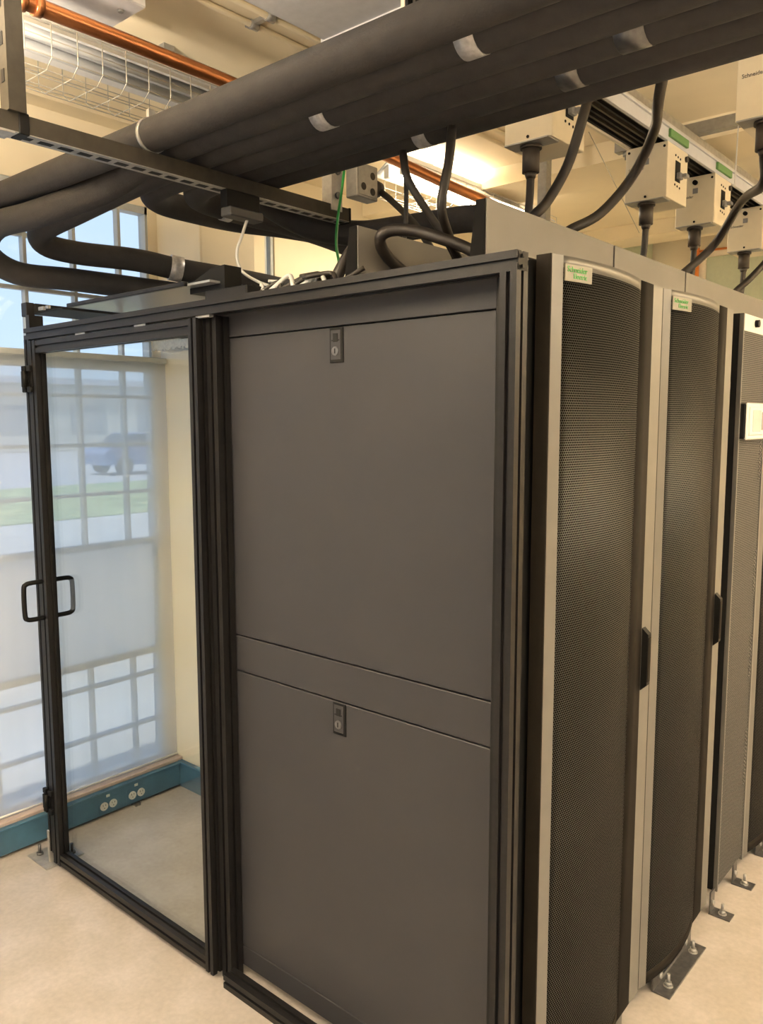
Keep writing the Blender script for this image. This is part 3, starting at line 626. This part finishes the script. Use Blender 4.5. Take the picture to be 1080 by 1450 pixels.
def tap(x0, y0, label, d=.185, green=True):
    x1 = x0+.15; y1 = y0+d; z0, z1 = 2.415, 2.600
    t = thing('tap_off_box', label, 'tap-off box', ((x0+x1)/2, (y0+y1)/2, z0), 'busway tap-off boxes')
    part(MB().box(x0, x1, y0, y1, z0, z1, .002), 'case', 'tap_box', t)
    if green: part(MB().box(x1, x1+.0095, y0, y1-.02, 2.612, 2.638, .001), 'green_strip', 'green_strip', t)
    part(MB().box(x0+.006, x1-.006, y0-.012, y0+.05, z0-.004, z0, .001), 'gland_plate', 'galv', t)
    part(MB().box(x1, x1+.002, y0+.07, y0+.115, 2.482, 2.552, .001), 'breaker_window', 'rack_black', t)
    part(MB().box(x1+.002, x1+.016, y0+.078, y0+.108, 2.490, 2.512, .002).box(x1+.014, x1+.032, y0+.092, y0+.122, 2.496, 2.508, .002), 'breaker_handle', 'grey_plastic', t)
    dt = MB()
    for zz in (2.470, 2.568):
        for k in range(3): dt.cyl((x1, y0+.07+k*.022, zz-k*.002), (x1+.0015, y0+.07+k*.022, zz-k*.002), .004, 8)
    part(dt, 'vent_holes', 'bronze_trim', t)
    part(MB().cyl((x0+.075, y0, 2.575), (x0+.075, y0-.012, 2.575), .009, 12), 'knob', 'bronze_trim', t)
    for xx, zz in ((x0+.012, 2.585), (x1-.012, 2.585), (x0+.075, 2.428)): part(MB().cyl((xx, y0, zz), (xx, y0-.002, zz), .0045, 8), 'screw', 'bronze_trim', t)
    part(MB().cyl((x1, y1-.02, 2.575), (x1+.008, y1-.02, 2.575), .010, 12), 'latch_knob', 'gland', t)
    part(MB().box(x0+.065, x0+.085, y0-.0008, y0, 2.535, 2.555), 'sticker', 'grey_plastic', t)
    text_part('Schneider', .014, 'lettering', 'grey_print', t, (x0+.012, y0-.0006, 2.520), (1, 0, 0), (0, 0, 1))
    gx, gy = x0+.068, y0+.03
    part(MB().cyl((gx, gy, z0-.004), (gx, gy, z0-.012), .030, 18).cyl((gx, gy, z0-.012), (gx, gy, z0-.075), .024, 16).cyl((gx, gy, z0-.075), (gx, gy, z0-.090), .018, 16, .013), 'cable_gland', 'gland', t)
    return gx, gy, z0-.088
GX = []
for y0, lab in ((.66, 'cream tap-off box just below the pipes, nearest on the busway'), (1.452, 'cream tap-off box with breaker lever, middle of the busway'), (1.925, 'cream tap-off box just right of the middle one on the busway'), (2.55, 'cream tap-off box at the right edge, farthest on the busway')):
    GX.append(tap(BX0, y0, lab))
GX.append(tap(.10, .89, 'cream tap-off box in the top right corner, on the second busway'))
def cable(pts, r, label): return tag(MB().tube(smooth_path(pts, 7), r, 10).build('power_cable', 'cable_black'), label, 'cable', 'black power cables')
for i, lab in enumerate(('nearest tap-off box', 'middle tap-off box', 'tap-off box right of the middle', 'farthest tap-off box')):
    gx, gy, gz = GX[i]; cable([(gx, gy, gz), (gx-.002, gy, gz-.06), (gx-.008, gy, gz-.14), (gx-.006, gy+.01, gz-.24), (gx-.006, gy+.01, 1.99)], .0115, 'black cable dropping straight from the '+lab)
gx, gy, gz = GX[4]
cable([(gx, gy, gz), (gx, gy, gz-.07), at(1050, 285, 0, -.03), at(1012, 345, 0, -.16), at(968, 386, 0, -.24), at(940, 405, 0, -.30)], .0135, 'thick black cable sweeping from the top right tap-off box to the trough')
cable([(.12, .46, 2.60), at(934, 130, 0, .02), at(926, 185, 0, -.06), at(895, 250, 0, -.15), at(850, 302, 0, -.22), at(806, 326, 0, -.27), at(780, 345, 0, -.32)], .0135, 'long black cable curving across in front of the middle tap-off box')
cable([at(840, 110, 0, -.2), at(824, 170, 0, -.2), at(803, 235, 0, -.24), at(775, 285, 0, -.28), at(756, 305, 0, -.30), at(735, 330, 0, -.36)], .0135, 'black cable between the nearest tap-off box and the pipes')
cable([at(1100, 350, 0, -.20), at(1080, 375, 0, -.22), at(1058, 398, 0, -.26), at(1040, 414, 0, -.30), at(1020, 440, 0, -.34)], .0135, 'black cable entering the trough at the right picture edge')
# cables over the trough behind the frame
cable([at(640, 180, 0, -.35), at(635, 230, 0, -.35), at(625, 290, 0, -.36), at(634, 330, 0, -.38), at(652, 375, 0, -.40)], .0115, 'black cable dropping right of the bright lamp')
cable([at(570, 215, 0, -.50), at(578, 255, 0, -.48), at(605, 300, 0, -.45), at(632, 340, 0, -.42), at(650, 375, 0, -.40)], .010, 'black cable slanting across the bright lamp')
cable([at(573, 215, 0, -.60), at(575, 270, 0, -.60), at(574, 320, 0, -.60), at(572, 345, 0, -.60), at(571, 385, 0, -.60)], .0065, 'thin black cable hanging straight in front of the bright lamp')
cable([(-1.04, .80, 2.435), at(555, 285, 0, -.95), at(585, 315, 0, -.80), at(606, 345, 0, -.66), at(625, 380, 0, -.55)], .011, 'black cable slanting down from the junction box')
cable([at(474, 398, 0, -.62), at(484, 378, 0, -.61), at(500, 352, 0, -.60), at(520, 338, 0, -.60), at(545, 350, 0, -.60)], .0155, 'thick black cable rising behind the far trough wall beside the green wire')
cable([at(580, 392, 0, -.492), at(556, 372, 0, -.496), at(541, 352, 0, -.494), at(539, 335, 0, -.482), at(556, 326, 0, -.455), at(590, 328, 0, -.40), at(625, 338, 0, -.34), at(662, 352, 0, -.28), at(700, 374, 0, -.22)], .0145, 'thick black cable looping out of the trough in front of its far wall')
# supports of the busway
for yy, lab in ((1.74, 'steel cross strut carrying the busways, near'), (3.0, 'steel cross strut carrying the busways, far')):
    t = thing('cross_strut', lab, 'strut', (-.1, yy, 2.69)); part(MB().prism(strut_sec(yy, 2.690), 0, -.62, .55), 'channel', 'galv', t)
    for xx in (-.58, .50): part(MB().cyl((xx, yy, 2.66), (xx, yy, ZC), .006, 8).cyl((xx, yy, 2.673), (xx, yy, 2.690), .014, 6), 'hanger_rod', 'galv', t)
pp = at(770, 290, 1, 1.7)
t = thing('steel_post', 'galvanized strut post rising behind the nearest tap-off box', 'strut', (pp.x, 1.7, 1.99)); part(MB().prism([(pp.x-.02, 1.68), (pp.x+.02, 1.68), (pp.x+.02, 1.72), (pp.x-.02, 1.72)], 2, 1.985, ZC), 'upright', 'galv', t)
part(MB().box(pp.x-.05, pp.x+.05, 1.66, 1.74, ZC-.006, ZC), 'top_plate', 'galv', t)
tag(MB().tube([at(1045, 178, 1, 1.2), at(1040, 262, 1, 1.2)], .002, 6).build('tie_wire', 'white_plastic'), 'thin white cord hanging from the top right tap-off box', 'cord')
tag(MB().tube([at(830, 180, 1, 1.9), at(905, 330, 1, 1.9)], .0015, 6).build('guy_wire', 'wire'), 'thin slanting wire left of the middle tap-off box', 'wire')

# ------------------------------------------------------------------ ceiling services
def fixture(x, y0, lit, label, ln=1.25, zt=2.80, upl=0):
    y1 = y0+ln
    t = thing('strip_light', label, 'light fixture', (x, (y0+y1)/2, zt), 'fluorescent strip lights with wire guards')
    part(MB().prism([(x-.035, zt), (x+.035, zt), (x+.035, zt-.03), (x+.105, zt-.075), (x+.10, zt-.079), (x+.03, zt-.035), (x-.03, zt-.035), (x-.10, zt-.079), (x-.105, zt-.075), (x-.035, zt-.03)], 1, y0, y1), 'reflector', 'reflector', t)
    for s in (-1, 1):
        part(MB().cyl((x+s*.045, y0+.03, zt-.068), (x+s*.045, y1-.03, zt-.068), .016, 14), 'tube', 'tube_lit' if lit else 'tube_off', t)
        for yy in (y0+.015, y1-.03): part(MB().box(x+s*.045-.014, x+s*.045+.014, yy, yy+.015, zt-.09, zt-.03), 'lampholder', 'white_plastic', t)
    g = MB(); R = .0016; n = int(ln/.075)
    prof = [(x-.115, zt-.06), (x-.115, zt-.15), (x-.08, zt-.175), (x+.08, zt-.175), (x+.115, zt-.15), (x+.115, zt-.06)]
    for k in range(n+1):
        yy = y0+.01+(ln-.02)*k/n; g.tube([(a, yy, b) for a, b in prof], R, 5)
    for a, b in prof+[(x-.03, zt-.175), (x+.03, zt-.175), (x-.115, zt-.105), (x+.115, zt-.105)]: g.tube([(a, y0+.01, b), (a, y1-.01, b)], R, 5)
    part(g, 'wire_guard', 'wire', t)
    for yy in (y0+.25, y1-.25): part(MB().box(x-.02, x+.02, yy-.02, yy+.02, zt, ZC), 'hanger', 'galv', t)
    if lit:
        ld = bpy.data.lights.new('lamp', 'AREA'); ld.shape = 'RECTANGLE'; ld.size = .12; ld.size_y = ln-.1; ld.energy = LAMP_W; ld.color = LAMP_COL
        lo = bpy.data.objects.new('lamp', ld); C.objects.link(lo); lo.parent = t; lo.location = (0, 0, -.088)
        if upl:
            l2 = ld.copy(); l2.energy = LAMP_W*upl; u = bpy.data.objects.new('added_uplight', l2); C.objects.link(u); u.parent = t; u.location = (0, 0, .01); u.rotation_euler = (math.pi, 0, 0)  # upward lamp added on top of the fixture to brighten the ceiling
FXX = -1.50
fixture(FXX, -.72, False, 'unlit strip light in a wire guard at the top left')
fixture(FXX, 1.42, True, 'glaring lit strip light behind the hanging cables', upl=.35)
for xx, yy, lab in ((1.6, -3.6, 'unseen strip light added over the aisle behind the camera, far end'), (1.6, -1.65, 'unseen strip light added over the aisle beside the camera'), (1.6, 1.0, 'unseen strip light added over the rack aisle'), (3.4, -2.2, 'unseen strip light added by the right wall, near'), (3.4, .8, 'unseen strip light added by the right wall, far'), (-1.0, -1.92, 'unseen strip light added to brighten the left ceiling, between the windows and the camera'), (.15, -3.9, 'unseen strip light added over the middle of the floor behind the camera'), (1.6, 2.6, 'unseen strip light added at the far end of the rack aisle')):  # out-of-view strip lights added for warm light on the room; positions guessed
    fixture(xx, yy, True, lab, zt=2.42, upl=7.5 if xx < 0 else 3.4)
cpx = -1.17; cz = 2.66
tag(MB().tube(smooth_path([(cpx+.02, -.62, ZC), (cpx+.01, -.60, ZC-.06), (cpx, -.52, cz+.01), (cpx, -.40, cz), (cpx, 0, cz), (cpx, .4, cz-.005), at(575, 234, 0, cpx), at(640, 264, 0, cpx), at(692, 287, 0, cpx), at(730, 306, 0, cpx), at(770, 330, 0, cpx)], 7), .020, 16).build('copper_pipe', 'copper'), 'bright copper pipe running under the ceiling', 'pipe')
tag(MB().tube([(cpx, -.37, cz), (cpx, -.35, cz)], .025, 16).tube([(cpx, -.33, cz), (cpx, -.31, cz)], .025, 16).build('pipe_coupling', 'copper'), 'copper coupling ring on the copper pipe', 'pipe fitting')
for k, (x, lab) in enumerate(((-1.16, 'thin cream conduit on the ceiling, nearer the copper pipe'), (-1.085, 'thin cream conduit on the ceiling, farther from the copper pipe'))):
    pts = [(x+.13, -.02+k*.02, ZC-.011), (x+.05, .06+k*.02, ZC-.011), (x, .16, ZC-.011), (x, .5, ZC-.011), (x-.01, 2.05, ZC-.011)]
    tag(MB().tube(smooth_path(pts, 6), .0095, 10).build('conduit', 'cream_ceiling'), lab, 'conduit')
cl = thing('conduit_clamp', 'small steel clamp holding the two ceiling conduits', 'clamp', (-1.12, .36, ZC)); part(MB().box(-1.19, -1.055, .35, .37, ZC-.012, ZC, .002), 'bar', 'galv', cl)
for x in (-1.16, -1.085): part(MB().tube([(x, .345, ZC-.011), (x, .375, ZC-.011)], .014, 12), 'saddle', 'galv', cl)
cb = thing('ceiling_box', 'grey metal box on the ceiling above the copper pipe', 'box', (-1.22, -.11, 2.75)); part(MB().box(-1.31, -1.14, -.30, -.03, 2.75, ZC, .004), 'case', 'duct', cb); part(MB().cyl((-1.20, -.07, 2.75), (-1.20, -.07, 2.744), .008, 8), 'screw', 'galv', cb)
dc = thing('air_duct', 'grey sheet metal duct crossing the top of the picture', 'duct', (-.55, .5, 2.75)); part(MB().box(-.905, -.25, -3, 1.05, 2.745, ZC-.004, .003), 'casing', 'duct', dc); part(MB().box(-.915, -.24, .40, .44, 2.738, ZC-.004, .002), 'flange', 'duct', dc)
rc = [at(430, 290, 0, -1.9)]
# far wall items
def on_far(px, py): return at(px, py, 1, YF)
a = on_far(990, 340); b = on_far(990, 396)
tag(MB().cyl((a.x, YF-.05, .1), (a.x, YF-.05, 2.74), .022, 14).build('sprinkler_pipe', 'orange_pipe'), 'orange pipe standing against the far wall', 'pipe')
tag(MB().cyl((a.x, YF-.05, 2.72), (a.x+1.2, YF-.05, 2.70), .007, 10).build('sprinkler_branch', 'orange_pipe'), 'orange pipe running level along the far wall', 'pipe')
d0 = on_far(1003, 350)
dd = bpy.data.objects.new('door_1', None); C.objects.link(dd); dd.location = (d0.x+.4, YF, 0); dd['kind'] = 'structure'; dd['label'] = 'pale green doorway panel in the far wall'
part(MB().box(d0.x, d0.x+1.0, YF-.025, YF, 0, 2.68, .003), 'leaf', 'green_door', dd); part(MB().box(d0.x-.05, d0.x, YF-.04, YF, 0, 2.70).box(d0.x+1.0, d0.x+1.05, YF-.04, YF, 0, 2.70).box(d0.x-.05, d0.x+1.05, YF-.04, YF, 2.68, 2.72), 'door_frame', 'cream_wall', dd)
c0 = on_far(883, 330); c1 = on_far(925, 330)
tag(MB().box(c0.x, c1.x, YF-.15, YF, 0, ZC, .004).build('wall_column', 'green_door'), 'pale yellow column on the far wall', kind='structure')
q = [on_far(780, 300), on_far(830, 318), on_far(900, 345), on_far(925, 338)]
q = [Vector((v.x, YF-.17 if i > 1 else YF-.02, v.z)) for i, v in enumerate(q)]
tag(MB().tube(smooth_path([(q[0].x-.6, YF-.02, q[0].z+.03)]+[(v.x, YF-.172, v.z) for v in q]+[(q[-1].x+.01, YF-.172, ZC)], 6), .012, 8).build('wall_conduit', 'galv'), 'grey conduit dipping along the far wall', 'conduit')
